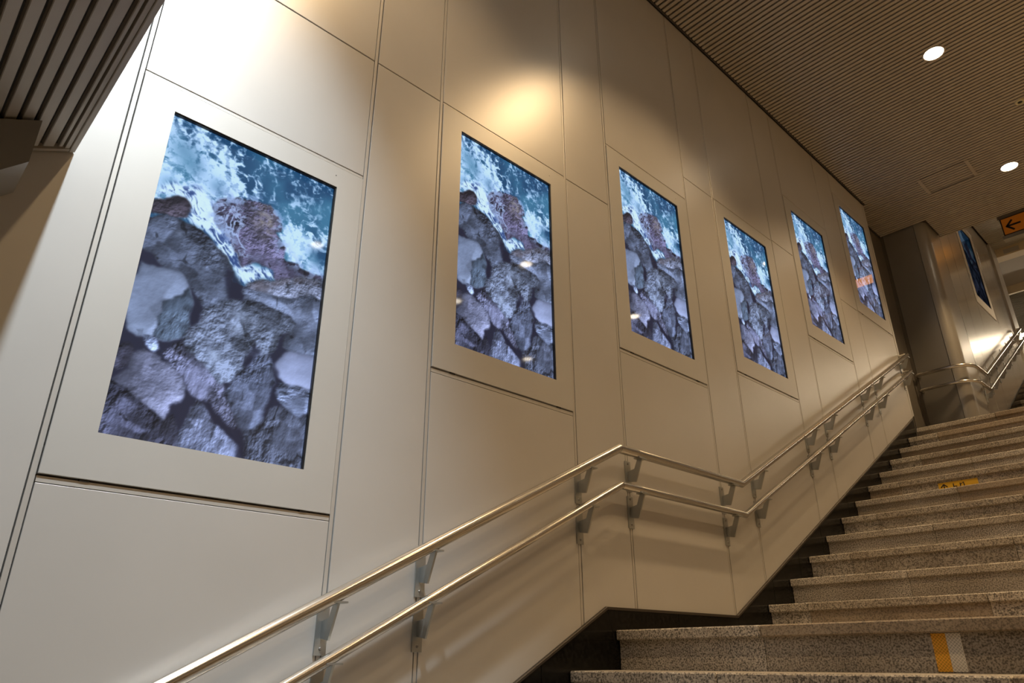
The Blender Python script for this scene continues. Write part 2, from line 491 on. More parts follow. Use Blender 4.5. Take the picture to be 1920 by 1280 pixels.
while t < LEN - 0.05:
    wd = 0.012 if first else 0.031
    sof_bar(t, t + wd, 0.006, 0.024, 0.03, STAIR_W, 'soffit_rib', MT['soffit'], 0.002)
    t += wd + 0.013
    first = False
    if t > 2.2: break
sof_bar(0.019, LEN, 0.002, 0.03, 0.006, 0.022, 'side_trim', MT['soffit'])
# boxed casing under the soffit against the wall
bc = empty('beam_casing', (0.1, 0.0, 1.2))
tag(bc, 'grey boxed casing under the sloping ribbed soffit', 'casing')
def sz(y): return SZ - SL * (SY - y) - 0.004
side = [(0.135, sz(0.135)), (0.135, 1.284), (0.02, 1.165), (-0.12, 1.03), (-2.0, 1.03 - SL * 1.88), (-2.0, sz(-2.0))]
MB().prism([(0.003, a, b) for a, b in side], (0.197, 0, 0)).build('casing_body', MT['pier'], bc)
bh = MB().box((0.003, 0.19, SZ + 0.02), (STAIR_W, 0.25, CEIL + 0.1)).build('wall_bulkhead', MT['plain']); bh['kind'] = 'structure'
# cool white adjustable spotlight in the ceiling close to the bulkhead, turned to the wall
SPX, SPY, SPZ = 1.43, SY + 0.05 * (CEIL - 0.12 - SZ), CEIL - 0.12
b = empty('spotlight', (SPX, SPY, SPZ))
tag(b, 'cool white adjustable spotlight on the ceiling close to the bulkhead', 'spotlight')
aim = (Vector((0.0, 0.30, -1.0)) - Vector((SPX, SPY, SPZ))).normalized()
hd = MB().tube([Vector((SPX, SPY, SPZ)) - aim * 0.10, Vector((SPX, SPY, SPZ)) + aim * 0.02], 0.055, 24, cap=False)
hd.build('spot_head', MT['housing'], b, smooth=True)
MB().tube([Vector((SPX, SPY, SPZ)) - aim * 0.004, Vector((SPX, SPY, SPZ)) + aim * 0.002], 0.053, 24).build('lens', MT['lens_cool'], b)
MB().cyl((SPX, SPY, SPZ + 0.08), 0.012, 0.04, seg=12).build('stem', MT['bracket'], b)
ld = bpy.data.lights.new('spotlight_lamp', 'SPOT')
ld.energy = SPOT_W; ld.color = COOL; ld.spot_size = math.radians(51); ld.spot_blend = 1.0; ld.shadow_soft_size = 0.08
lo = bpy.data.objects.new('lamp', ld); C.objects.link(lo); lo.parent = b
lo.location = aim * 0.03
lo.rotation_euler = aim.to_track_quat('-Z', 'Y').to_euler()

# ------------------------------------------------------------------ sea picture shown on the displays (computed colours on a grid)
SHAPES = {
    'pebble': [(-8,552),(28,547),(89,502),(138,485),(171,496),(182,511),(166,575),(120,609),(70,612),(-10,620)],
    'reef': [(387,370),(458,329),(545,317),(614,317),(649,355),(700,408),(692,444),(665,470),(725,543),(731,608),(749,621),(814,606),(832,634),(914,634),(1001,623),(998,653),(820,701),(719,759),(673,706),(583,697),(506,753),(466,673),(403,600),(329,545),(304,468),(334,399)],
    'shelf': [(545,846),(599,803),(719,756),(833,693),(1004,643),(1007,796),(933,787),(782,857),(674,862)],
    'upper_left': [(-41,700),(-1,682),(63,631),(137,614),(224,618),(282,641),(343,678),(405,718),(452,790),(452,858),(465,960),(399,1005),(342,1046),(310,1006),(247,946),(192,906),(126,906),(66,851),(14,845),(-30,839)],
    'boulder': [(25,925),(61,917),(148,910),(201,911),(232,936),(253,974),(281,1043),(297,1159),(284,1218),(230,1251),(173,1269),(130,1265),(74,1282),(29,1260),(8,1201),(2,1127),(0,1034),(23,990)],
    'facet': [(224,1036),(254,980),(281,1043),(297,1159),(284,1218),(216,1256),(152,1264),(152,1159),(160,1084)],
    'small': [(-2,1367),(40,1349),(71,1381),(58,1435),(18,1456),(-7,1432)],
    'drip': [(108,1280),(159,1276),(178,1320),(162,1341),(128,1321)],
    'pale_left': [(91,1375),(124,1358),(170,1358),(202,1379),(266,1403),(333,1473),(319,1550),(267,1580),(254,1651),(212,1622),(172,1602),(127,1579),(81,1547),(16,1530),(35,1491),(67,1454),(72,1413)],
    'rough_left': [(-18,1520),(22,1528),(82,1551),(173,1607),(255,1656),(284,1616),(327,1685),(359,1794),(-14,1791)],
    'crown': [(344,1075),(373,1038),(436,989),(498,946),(562,936),(638,936),(732,936),(814,948),(851,979),(826,1036),(782,1065),(757,1111),(750,1175),(710,1217),(625,1244),(612,1313),(559,1374),(496,1413),(432,1361),(360,1301),(304,1283),(290,1236),(311,1178),(353,1129)],
    'ridge': [(215,1356),(259,1282),(295,1263),(361,1307),(433,1367),(496,1413),(547,1474),(587,1548),(632,1622),(600,1629),(542,1608),(475,1532),(416,1527),(369,1502),(329,1450),(269,1405)],
    'wedge': [(410,1539),(459,1561),(512,1625),(581,1679),(629,1704),(654,1794),(350,1796),(360,1691),(386,1593)],
    'right_top': [(542,867),(673,856),(781,854),(933,784),(1014,794),(1028,1144),(1002,1151),(902,1147),(840,1143),(790,1126),(798,1070),(844,1004),(823,945),(732,936),(638,936),(553,933)],
    'square': [(781,1237),(841,1149),(902,1147),(1022,1152),(1023,1323),(936,1329),(841,1334),(796,1300)],
    'under_square': [(804,1356),(848,1338),(1017,1330),(1009,1451),(942,1496),(873,1473),(808,1426),(794,1397)],
    'mass': [(613,1319),(655,1248),(734,1213),(767,1271),(779,1353),(772,1434),(755,1517),(753,1569),(683,1617),(641,1626),(588,1554),(533,1471),(560,1379)],
    'bottom_right': [(657,1633),(763,1572),(786,1490),(854,1474),(943,1505),(1026,1457),(1022,1802),(676,1793)],
    'foam': [(-22,497),(83,412),(218,379),(302,441),(335,511),(387,539),(469,595),(530,714),(593,723),(667,705),(718,746),(617,794),(550,841),(500,830),(428,748),(348,673),(285,624),(219,607),(177,592),(181,518),(124,485)],
}
FOAM_SPOTS = [(-9,98,104,.9),(92,235,104,1.0),(15,412,117,1.1),(248,295,117,1.2),(377,441,91,1.1),(167,87,104,.7),(328,145,91,.5),(491,171,104,.25),(767,223,104,.2),(877,248,78,.5),(804,500,104,1.2),(920,597,78,1.0),(742,419,65,.7),(933,410,78,.5),(325,309,104,.8),(536,35,104,.2)]

def sea_picture(Wn=300, Hn=534):
    rng = np.random.RandomState(3)
    X, Y = np.meshgrid(np.linspace(0, 1000, Wn), np.linspace(0, 1778, Hn))   # Y runs down the picture
    def vnoise(x, y, cell, seed):
        r = np.random.RandomState(seed)
        tab = r.rand(128, 128)
        gx, gy = x / cell, y / cell
        ix, iy = np.floor(gx).astype(int), np.floor(gy).astype(int)
        fx, fy = gx - ix, gy - iy
        fx = fx * fx * (3 - 2 * fx); fy = fy * fy * (3 - 2 * fy)
        t = lambda a, b: tab[b % 128, a % 128]
        return (t(ix, iy) * (1 - fx) + t(ix + 1, iy) * fx) * (1 - fy) + (t(ix, iy + 1) * (1 - fx) + t(ix + 1, iy + 1) * fx) * fy
    def fbm(x, y, cell, oct_, seed, gain=0.5):
        s = 0; a = 1; n = 0
        for k in range(oct_):
            s = s + a * vnoise(x + 37 * k, y + 91 * k, cell / 2 ** k, seed + k); n += a; a *= gain
        return s / n
    def ridged(x, y, cell, oct_, seed):
        s = 0; a = 1; n = 0
        for k in range(oct_):
            s = s + a * (1 - np.abs(2 * vnoise(x + 53 * k, y + 17 * k, cell / 2 ** k, seed + k) - 1)); n += a; a *= 0.55
        return s / n
    wx = X + 34 * (fbm(X, Y, 70, 4, 11) - 0.5) + 10 * (fbm(X, Y, 16, 2, 12) - .5)
    wy = Y + 34 * (fbm(X, Y, 70, 4, 21) - 0.5) + 10 * (fbm(X, Y, 16, 2, 22) - .5)
    def inside(poly, x=wx, y=wy):
        r = np.zeros(X.shape, bool)
        n = len(poly)
        for i in range(n):
            x0, y0 = poly[i]; x1, y1 = poly[(i + 1) % n]
            if y0 == y1: continue
            c = ((y0 > y) != (y1 > y)) & (x < (x1 - x0) * (y - y0) / (y1 - y0) + x0)
            r ^= c
        return r
    def blur(a, r):
        r = max(1, int(round(r)))
        for ax in (0, 1):
            for _ in range(3):
                p_ = np.pad(a, [(r + 1, r) if i == ax else (0, 0) for i in (0, 1)], mode='edge')
                c = np.cumsum(p_, axis=ax)
                a = (np.take(c, range(2 * r + 1, c.shape[ax]), axis=ax) - np.take(c, range(0, c.shape[ax] - 2 * r - 1), axis=ax)) / (2 * r + 1)
        return a
    def lerp(a, b, t): return a * (1 - t[..., None]) + np.asarray(b) * t[..., None]
    def sm(x, a, b):
        t = np.clip((x - a) / (b - a), 0, 1); return t * t * (3 - 2 * t)
    col = lambda r, g, b: np.array([r, g, b]) / 255.0
    # --- sea with lace of foam
    big = fbm(X, Y, 260, 4, 41)
    img = lerp(np.broadcast_to(col(46, 86, 120), X.shape + (3,)), col(78, 128, 156), sm(big, .3, .7))
    sx = X + 60 * (fbm(X, Y, 120, 3, 51) - .5) * 2; sy = Y + 60 * (fbm(X, Y, 120, 3, 61) - .5) * 2
    dens = np.zeros_like(X)
    for (cx, cy, rr, s) in FOAM_SPOTS:
        dens = np.maximum(dens, s * np.exp(-((X - cx) ** 2 + (Y - cy) ** 2) / (2 * (rr * .75) ** 2)))
    dens = dens + 0.35 * (fbm(X, Y, 150, 3, 71) - .45)
    lace = np.maximum(ridged(sx, sy, 95, 4, 81), ridged(sx + 31, sy, 42, 4, 83) - .16 * sm(fbm(X, Y, 140, 3, 85), .35, .65) + .03)
    fine = fbm(X, Y, 22, 4, 91)
    foam = sm(lace + 0.60 * dens + 0.45 * (fine - .5), 0.74, 1.12)
    soft = sm(dens + .45 * (fbm(X, Y, 60, 3, 101) - .5), .35, 1.0)
    wisp = ridged(sx * .8 + sy * .3, sy, 30, 4, 107) * .6 + fbm(X, Y, 26, 5, 109, .62) * .7
    soft = soft * (.50 + .52 * sm(wisp, .52, .82))
    foam = np.clip(np.maximum(foam * (.75 + .35 * sm(fine, .35, .6)), soft), 0, 1)
    for (cx, cy, rr, s) in ((90, 190, 70, .55), (150, 265, 60, .6), (945, 520, 55, .9), (60, 430, 45, .5), (300, 330, 45, .45), (700, 130, 120, .4), (930, 190, 90, .7)):
        foam = foam * (1 - s * np.exp(-((X - cx) ** 2 + (Y - cy) ** 2) / (2 * (rr * .8) ** 2)))
    img = lerp(img, col(212, 230, 255), foam)
    # --- dark hollow under all rocks
    shore = inside([(-20, 660), (60, 640), (230, 640), (420, 740), (470, 850), (545, 850), (720, 770), (840, 700), (1020, 640), (1020, 1800), (-20, 1800)])
    img[shore] = col(52, 52, 70)
    # --- swirl of foam between the rocks
    fm = blur(inside(SHAPES['foam']).astype(float), 3)
    u_ = (X - Y * .9); v_ = (X * .9 + Y)
    streak = ridged(u_ + 70 * fbm(X, Y, 90, 4, 111), v_ * .30 + 40 * fbm(X, Y, 60, 3, 113), 26, 3, 121)
    sw = lerp(np.broadcast_to(col(70, 92, 140), X.shape + (3,)), col(222, 236, 255), sm(streak + .8 * (fbm(X, Y, 80, 3, 131) - .5) + .35 * np.exp(-((X - 300) ** 2 + (Y - 450) ** 2) / (2 * 120 ** 2)), .45, .85))
    img = img * (1 - fm[..., None]) + sw * fm[..., None]
    # --- rocks
    def rock(key, c, rough=1.0, cell=60, seed=200, edge=10, contrast=.5, aniso=(1, 1), hi=1.0, grow=7, facet=75, fac=1.0):
        nonlocal img
        P_ = np.array(SHAPES[key], float); c_ = P_.mean(0); r_ = np.abs(P_ - c_).mean(); P_ = c_ + (P_ - c_) * (1 + grow / r_)
        m = inside([tuple(q) for q in P_]).astype(float)
        s1 = blur(m, 1.0); b1 = blur(m, edge * .5); b2 = blur(m, edge * 1.5)
        gy, gx = np.gradient(b2)
        rel = -(gx * -.55 + gy * -.83) * edge * 1.5            # light from the upper left of the picture
        ht = fbm(X * aniso[0] + Y * .25, Y * aniso[1] - X * .2, cell, 6, seed, .62) + .5 * ridged(X * aniso[0], Y * aniso[1], cell * 1.6, 4, seed + 50)
        hy, hx = np.gradient(ht)
        tex = (hx * .6 + hy * .8) * 4.6 * rough * (.45 + 1.1 * sm(fbm(X, Y, cell * 2.5, 2, seed + 61), .35, .65))
        tone = fbm(X, Y, cell * 2.2, 4, seed + 9)
        shade = (.76 + .28 * b1 ** 1.5) * (1 - contrast * .55 + contrast * 1.1 * tone) * hi
        shade = shade + np.clip(tex, -.42, .36) - .45 * np.clip(rel, -.5, .5)
        fr = np.random.RandomState(seed + 5)
        lo_, hi_ = P_.min(0), P_.max(0)
        nf = int(np.clip((hi_ - lo_).prod() / facet ** 2, 4, 34))
        fx = X + 46 * (fbm(X, Y, 80, 4, seed + 31) - .5); fy = Y + 46 * (fbm(X, Y, 80, 4, seed + 41) - .5)
        best = np.full(X.shape, 1e12); ft = np.zeros(X.shape)
        for _ in range(nf):
            px, py = lo_ + fr.rand(2) * (hi_ - lo_); tv = fr.rand() * 2 - 1; gx_, gy_ = fr.rand(2) - .5
            dd = (fx - px) ** 2 + (fy - py) ** 2
            nb = dd < best
            best = np.where(nb, dd, best); ft = np.where(nb, tv + ((X - px) * gx_ + (Y - py) * gy_) / facet * 1.2, ft)
        ft = blur(ft, 1)
        shade = shade * (1 + .24 * fac * np.clip(ft, -1.2, 1.2))
        crack = sm(ridged(fx + 30 * tone, fy * .8 + X * .3, cell * 2.2, 3, seed + 77), .84, .92)
        shade = shade * (1 - .40 * min(rough, 1.0) * crack)
        cc = np.clip(c * .93 * np.clip(shade, .33, 1.7)[..., None], 0, 1)
        img = img * (1 - s1[..., None]) + cc * s1[..., None]
    rock('reef', col(100, 94, 118), 1.2, 45, 210, 8, .7, grow=3)
    lich = np.exp(-((X - 590) ** 2 / 2 / 45 ** 2 + (Y - 410) ** 2 / 2 / 70 ** 2)) * inside(SHAPES['reef'])
    img = lerp(img, col(172, 158, 150), np.clip(lich * (fbm(X, Y, 24, 4, 222) * 1.6 - .25), 0, .9))
    edge_foam = sm(ridged(sx, sy, 34, 4, 230) - .0012 * np.abs(X - 400), .52, .75) * blur(inside([(300, 380), (400, 360), (480, 430), (560, 740), (400, 640), (310, 520)]).astype(float), 6)
    img = lerp(img, col(190, 202, 236), .8 * edge_foam)
    rock('shelf', col(130, 132, 152), .9, 50, 240, 8, .4)
    shb = inside([(545, 850), (599, 800), (719, 752), (833, 690), (1004, 640), (1004, 668), (833, 725), (719, 790), (640, 850)]).astype(float)
    img = lerp(img, col(122, 108, 114), .45 * blur(shb, 3) * sm(fbm(X, Y, 60, 3, 245), .3, .6))
    rock('pebble', col(84, 76, 88), .7, 40, 250, 6, .4)
    rock('right_top', col(126, 132, 156), .8, 70, 260, 10, .45)
    rock('upper_left', col(98, 103, 122), 1.1, 60, 270, 12, .6)
    rock('boulder', col(146, 153, 178), .45, 90, 280, 9, .3, facet=110, fac=.6)
    rock('facet', col(94, 104, 122), .5, 60, 290, 5, .4, (2.2, .8))
    rock('small', col(84, 82, 100), .8, 40, 300, 6, .4)
    rock('drip', col(150, 158, 190), .5, 30, 305, 4, .4)
    rock('rough_left', col(86, 86, 106), 1.5, 40, 310, 7, .6, (1.6, .8))
    rock('pale_left', col(150, 150, 178), .55, 80, 320, 9, .4, facet=90, fac=.7)
    rock('ridge', col(112, 112, 136), 1.1, 50, 330, 7, .6, (1.4, .8))
    rock('crown', col(116, 121, 141), 1.2, 75, 340, 10, .55)
    rock('mass', col(116, 121, 146), 1.3, 65, 350, 8, .6, (1.3, .8))
    rock('bottom_right', col(112, 116, 138), 1.3, 60, 360, 8, .6, (1.4, .7))
    rock('wedge', col(134, 138, 166), .8, 70, 370, 7, .5, (1.3, .7))
    rock('under_square', col(126, 132, 158), .9, 60, 380, 6, .4, (.7, 1.5))
    rock('square', col(170, 174, 206), .3, 120, 390, 6, .2, fac=.15)
    # wet foam creeping over the reef's edge
    fringe = blur(inside(SHAPES['reef']).astype(float), 9)
    fringe = 4 * fringe * (1 - fringe) * (1 - sm(Y, 600, 720)) * sm(fbm(X, Y, 34, 4, 415), .42, .62)
    img = lerp(img, col(176, 192, 228), .75 * np.clip(fringe, 0, 1))
    for (cx, cy, rr, s) in ((547, 1030, 34, .5), (536, 1110, 26, .7), (446, 1285, 22, .8), (630, 1060, 26, .4), (160, 690, 18, .3)):
        img = lerp(img, col(190, 198, 226), np.clip(s * np.exp(-((X - cx) ** 2 + (Y - cy) ** 2) / (2 * rr * rr)) * (.5 + fbm(X, Y, 20, 3, 400)), 0, .9))
    for poly in ([(600, 1625), (655, 1640), (675, 1795), (640, 1795), (630, 1690)], [(430, 1525), (470, 1530), (590, 1640), (620, 1690), (580, 1672), (500, 1610)],
                 [(770, 1230), (800, 1290), (800, 1345), (795, 1440), (770, 1540), (745, 1545), (772, 1440), (778, 1340)], [(640, 1165), (690, 1200), (650, 1260), (610, 1320), (600, 1280)],
                 [(430, 780), (470, 800), (520, 850), (535, 930), (465, 950), (440, 900)], [(300, 1000), (345, 1060), (350, 1110), (310, 1165), (290, 1080)]):
        d = blur(inside(poly).astype(float), 2)
        img = lerp(img, col(46, 46, 64), .85 * d)
    return np.clip(np.clip(img, 0, 1) ** 1.16 * np.array([.98, 1.05, 1.10]), 0, 1)

def srgb2lin(c):
    return np.where(c <= 0.04045, c / 12.92, ((c + 0.055) / 1.055) ** 2.4)

def screen_mesh():
    Wn, Hn = 300, 534
    img = srgb2lin(sea_picture(Wn, Hn))
    yy, zz = np.meshgrid(np.linspace(0, SW, Wn), np.linspace(SH, 0, Hn))
    co = np.stack([np.zeros_like(yy), yy, zz], -1).reshape(-1, 3)
    idx = np.arange(Wn * Hn).reshape(Hn, Wn)
    q = np.stack([idx[1:, :-1], idx[1:, 1:], idx[:-1, 1:], idx[:-1, :-1]], -1).reshape(-1, 4)
    me = bpy.data.meshes.new('screen')
    me.vertices.add(len(co)); me.vertices.foreach_set('co', co.ravel())
    me.loops.add(q.size); me.loops.foreach_set('vertex_index', q.ravel().astype(np.int32))
    me.polygons.add(len(q))
    me.polygons.foreach_set('loop_start', np.arange(0, q.size, 4, dtype=np.int32))
    me.update(calc_edges=True)
    at = me.color_attributes.new('picture', 'FLOAT_COLOR', 'POINT')
    rgba = np.concatenate([img.reshape(-1, 3), np.ones((len(co), 1))], 1)
    at.data.foreach_set('color', rgba.ravel().astype(np.float32))
    m = mat('lit_screen', (0.01, 0.01, 0.012), 0.04, spec=0.32)
    n, l, b = nodes(m)
    a = n.new('ShaderNodeAttribute'); a.attribute_name = 'picture'
    l.new(a.outputs['Color'], b.inputs['Emission Color'])
    b.inputs['Emission Strength'].default_value = 0.92
    me.materials.append(m)
    return me
SCR = screen_mesh()

def display(x, ys, zs, label, notches=True, group=None, dim=None):
    """framed portrait display: matt bezel panel with opening, recessed lit screen"""
    y0, y1 = ys - 0.1224, ys + SW + 0.1204
    z0, z1 = zs - P_BOT, zs + SH + P_TOP
    d = empty('wall_display', (x, (y0 + y1) / 2, z0))
    tag(d, label, 'display screen', group)
    o = 0.0035
    b = MB()
    F = x + o
    I = [(ys, zs), (ys + SW, zs), (ys + SW, zs + SH), (ys, zs + SH)]
    O = [(y0, z0), (y1, z0), (y1, z1), (y0, z1)]
    c_ = 0.0015
    Oc = [(y0 + c_, z0 + c_), (y1 - c_, z0 + c_), (y1 - c_, z1 - c_), (y0 + c_, z1 - c_)]
    vs = [(x - 0.02, *p) for p in O] + [(F - c_, *p) for p in O] + [(F, *p) for p in Oc] + [(F, *p) for p in I] + [(x - 0.021, *p) for p in I]
    fs = []
    for i in range(4):
        j = (i + 1) % 4
        fs += [(i, j, 4 + j, 4 + i), (4 + i, 4 + j, 8 + j, 8 + i), (8 + i, 8 + j, 12 + j, 12 + i), (12 + i, 12 + j, 16 + j, 16 + i)]
    b.add(vs, fs).build('bezel_panel', MT['panel_matt'], d)
    so = link('screen', SCR, (x - 0.012, ys, zs), d)
    if dim:
        so.material_slots[0].link = 'OBJECT'; so.material_slots[0].material = dim
    # black gasket lining the opening
    g = MB(); t_ = 0.006
    g.box((x - 0.019, ys + 0.0003, zs + SH - t_), (x + 0.0005, ys + SW - 0.0003, zs + SH - 0.0003))
    g.box((x - 0.019, ys + SW - t_, zs + 0.0003), (x + 0.0005, ys + SW - 0.0003, zs + SH - 0.0003))
    g.box((x - 0.019, ys + 0.0003, zs + 0.0003), (x - 0.010, ys + 0.002, zs + SH - t_))
    g.build('gasket', MT['black'], d)
    if notches:
        for fy in (0.13, 0.885):
            yy = y0 + PW * fy
            MB().box((x - 0.015, yy - 0.013, z0 - 0.0060), (x + 0.0015, yy + 0.013, z0 - 0.0002)).build('latch', MT['black'], d)
        MB().cyl((F - 0.0006, y1 - 0.13, z1 - 0.046), 0.0025, 0.001, axis='x', seg=10).build('sensor_dot', MT['black'], d)
    return d
ORD = ['portrait screen of sea and rocks beside the ribbed soffit, lowest on the wall',
       'portrait screen of sea and rocks, second up from the ribbed soffit',
       'portrait screen of sea and rocks above the level handrail, third up from the soffit',
       'portrait screen of sea and rocks above the handrail bend, fourth up from the soffit',
       'portrait screen of sea and rocks, second from the wall end by the grey pier',
       'portrait screen of sea and rocks at the wall end by the grey pier']
for i, (ys, zs) in enumerate(SCREEN):
    display(0.0, ys, zs, ORD[i])

# ------------------------------------------------------------------ handrails
def fin_poly(r):
    return [(0.006, -0.078), (0.050, -0.070), (0.074, -r + 0.004), (0.106, -r + 0.004), (0.056, -0.140), (0.006, -0.132)]
def bracket(parent, y, z, r, x=0.0, dx=1):
    f = fin_poly(r)
    b = MB().prism([(x + px, y - 0.004, z + pz) for px, pz in f], (0, 0.008, 0))
    o = b.build('bracket', MT['bracket'], parent)
    MB().box((x + 0.0005, y - 0.023, z - 0.185), (x + 0.006, y + 0.023, z - 0.02)).build('wall_plate', MT['bracket'], o, bevel=0.001)
    MB().box((x + 0.070, y - 0.03, z - r - 0.003), (x + 0.110, y + 0.03, z - r + 0.003)).build('saddle', MT['bracket'], o)
    for zz in (z - 0.035, z - 0.165):
        MB().cyl((x + 0.006, y, zz), 0.006, 0.003, axis='x', seg=12, r2=0.004).build('screw', MT['screw'], o)
BY = [-0.05, 0.377, 1.310, 1.707, 2.640, 3.048, 3.981, 4.389, 5.322, 5.729, 6.662, 7.071, 7.985]
def rail(z_land, r, ya, yb, label, sl=0.509):
    RX = 0.09
    def zr(y):
        return z_land + sl * (y - ya) if y < ya else (z_land if y < yb else z_land + sl * (y - yb))
    h_ = empty('handrail', (RX, 3.0, z_land))
    tag(h_, label, 'handrail', 'handrails on the screen wall')
    start = -1.0
    ye = 8.03
    pts = [(RX, start, zr(start)), (RX, ya, z_land), (RX, yb, z_land), (RX, ye - 0.03, zr(ye - 0.03))]
    pts += [(RX - 0.006, ye - 0.008, zr(ye - 0.008)), (RX - 0.022, ye + 0.004, zr(ye)), (0.004, ye + 0.006, zr(ye))]
    MB().tube(pts, r, 24).build('rail_tube', MT['steel'], h_, smooth=True)
    for yj in (ya + 0.15,):
        MB().tube([(RX, ya + 0.004, z_land), (RX, yj, z_land)], r + 0.0012, 24).build('joint_sleeve', MT['steel'], h_, smooth=True)
    for y in BY:
        bracket(h_, y, zr(y), r)
    return h_
rail(0.990, 0.0228, 2.870, 4.080, 'upper brushed steel handrail, thicker of the pair below the sea screens')
rail(0.800, 0.0188, 2.872, 4.081, 'lower brushed steel handrail, thinner of the pair below the sea screens')

# ------------------------------------------------------------------ recess, rounded pier, second wall
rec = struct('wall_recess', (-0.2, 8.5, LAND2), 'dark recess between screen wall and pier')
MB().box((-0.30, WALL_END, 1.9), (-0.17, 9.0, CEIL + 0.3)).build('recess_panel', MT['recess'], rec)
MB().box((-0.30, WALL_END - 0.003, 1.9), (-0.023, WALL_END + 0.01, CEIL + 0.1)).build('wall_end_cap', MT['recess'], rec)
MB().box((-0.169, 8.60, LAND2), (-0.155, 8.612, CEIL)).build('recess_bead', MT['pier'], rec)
pier = struct('wall_pier', (0.1, 9.3, LAND2), 'grey steel pier with a rounded corner at the upper landing')
PR = 0.13
PXR, PY0, PY1 = 0.37, 9.0, 9.56
arc = [(PXR - PR + PR * math.sin(t), PY0 + PR - PR * math.cos(t)) for t in [k * math.pi / 2 / 16 for k in range(17)]]
flat = [(-0.13, PY0 + 0.004), (PXR - PR - 0.004, PY0 + 0.004), (PXR - PR - 0.004, PY1), (-0.13, PY1)]
MB().prism([(a, b_, LAND2 - 0.05) for a, b_ in flat], (0, 0, CEIL + 1.3 - LAND2)).build('pier_face', MT['pier'], pier)
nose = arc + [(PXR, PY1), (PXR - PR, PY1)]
MB().prism([(a, b_, LAND2 - 0.05) for a, b_ in nose], (0, 0, CEIL + 1.3 - LAND2)).build('pier_nose', mat('pier_grey_lightened', (0.34, 0.325, 0.30), 0.33, 0.35), pier, smooth=True)  # pier's grey paint, base colour lightened where light catches the rounded corner
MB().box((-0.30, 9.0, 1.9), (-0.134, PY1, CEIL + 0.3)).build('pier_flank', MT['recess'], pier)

W2 = 0.37
W2E = 12.95
C2 = 6.2
wall2 = struct('wall_upper', (W2, 11.0, LAND2), 'brushed metal wall beside the top flight')
def sk2(y): return LAND2 + 0.12 if y < N3Y - 0.3 else LAND2 + 0.12 + SL * (y - N3Y + 0.3)
MB().box((W2 - 0.2, 9.56, LAND2), (W2 - 0.012, W2E, C2 + 0.2)).build('wall_backing', MT['backing'], wall2)
MT['panel2'] = noise_color(mat('brushed_metal_panel', rough=0.26, metal=0.75), (0.54, 0.51, 0.47), (0.57, 0.54, 0.50), nscale=3.0, rough_amp=0.01)
e2 = [9.57, 10.05, 10.62, 11.66, 12.12, 12.60]
D2Y, D2Z = 10.76, 4.60
for a, b_ in zip(e2[:-1], e2[1:]):
    ks = [k for k in (N3Y - 0.3,) if a < k < b_]
    bot = [(a + 0.003, sk2(a))] + [(k, sk2(k)) for k in ks] + [(b_ - 0.003, sk2(b_))]
    if abs(a - 10.62) < 0.01:
        MB().prism_x(bot + [(b_ - 0.003, D2Z - P_BOT - 0.015), (a + 0.003, D2Z - P_BOT - 0.015)], W2 - 0.012, W2, 0.0015).build('wall_panel', MT['panel2'], wall2)
        MB().prism_x([(a + 0.003, D2Z + SH + P_TOP + 0.012), (b_ - 0.003, D2Z + SH + P_TOP + 0.012), (b_ - 0.003, C2), (a + 0.003, C2)], W2 - 0.012, W2, 0.0015).build('wall_panel', MT['panel2'], wall2)
        MB().box((W2 - 0.012, a + 0.003, D2Z - P_BOT - 0.012), (W2 - 0.002, D2Y - 0.125, D2Z + SH + P_TOP + 0.01)).build('wall_panel', MT['panel2'], wall2)
        MB().box((W2 - 0.012, D2Y + SW + 0.124, D2Z - P_BOT - 0.012), (W2 - 0.002, b_ - 0.003, D2Z + SH + P_TOP + 0.01)).build('wall_panel', MT['panel2'], wall2)
    else:
        MB().prism_x(bot + [(b_ - 0.003, C2), (a + 0.003, C2)], W2 - 0.012, W2, 0.0015).build('wall_panel', MT['panel2'], wall2)
MB().box((W2 - 0.2, 12.61, LAND2), (W2 + 0.03, W2E, C2)).build('end_post', MT['panel'], wall2, bevel=0.004)
DIM = SCR.materials[0].copy(); DIM.name = 'dim_screen'
DIM.node_tree.nodes['Principled BSDF'].inputs['Emission Strength'].default_value = 0.14
display(W2, D2Y, D2Z, 'portrait screen beyond the grey pier beside the top flight', notches=False, dim=DIM)
base2 = struct('baseboard_upper', (W2, 11.0, LAND2), 'black skirting beside the top flight')
for a, b_ in zip([9.57, N3Y - 0.3, 10.2, 11.0, 11.8], [N3Y - 0.3, 10.2, 11.0, 11.8, 12.6]):
    lo_ = lambda q: max(LAND2, sk2(q) - 0.34)
    MB().prism_x([(a, lo_(a)), (b_ - 0.002, lo_(b_)), (b_ - 0.002, sk2(b_)), (a, sk2(a))], W2 + 0.0005, W2 + 0.014, 0.001).build('skirting_stone', MT['black_stone'], base2)

def rail2(z, r, label):
    RX = W2 + 0.09
    h_ = empty('handrail', (RX, 9.5, z))
    tag(h_, label, 'handrail', 'handrails around the pier')
    R_ = PR + 0.09
    cx, cy = PXR - PR, PY0 + PR
    pts = [(-0.115, PY0 + 0.003, z), (-0.115, PY0 - 0.07, z), (-0.095, PY0 - 0.09, z)]
    pts += [(cx + R_ * math.sin(t), cy - R_ * math.cos(t), z) for t in [k * math.pi / 2 / 10 for k in range(11)]]
    pts += [(RX, 9.47, z), (RX, 12.50, z + 0.512 * 3.03), (RX - 0.02, 12.53, z + 0.512 * 3.05), (W2 + 0.034, 12.535, z + 0.512 * 3.05)]
    MB().tube(pts, r, 20).build('rail_tube', MT['steel'], h_, smooth=True)
    for y in (9.62, 10.05, 10.63, 11.15, 11.66, 12.12, 12.45):
        bracket(h_, y, z + 0.512 * (y - 9.47), r, W2)
    return h_
rail2(3.05, 0.0215, 'upper steel handrail curving around the grey pier and up the top flight')
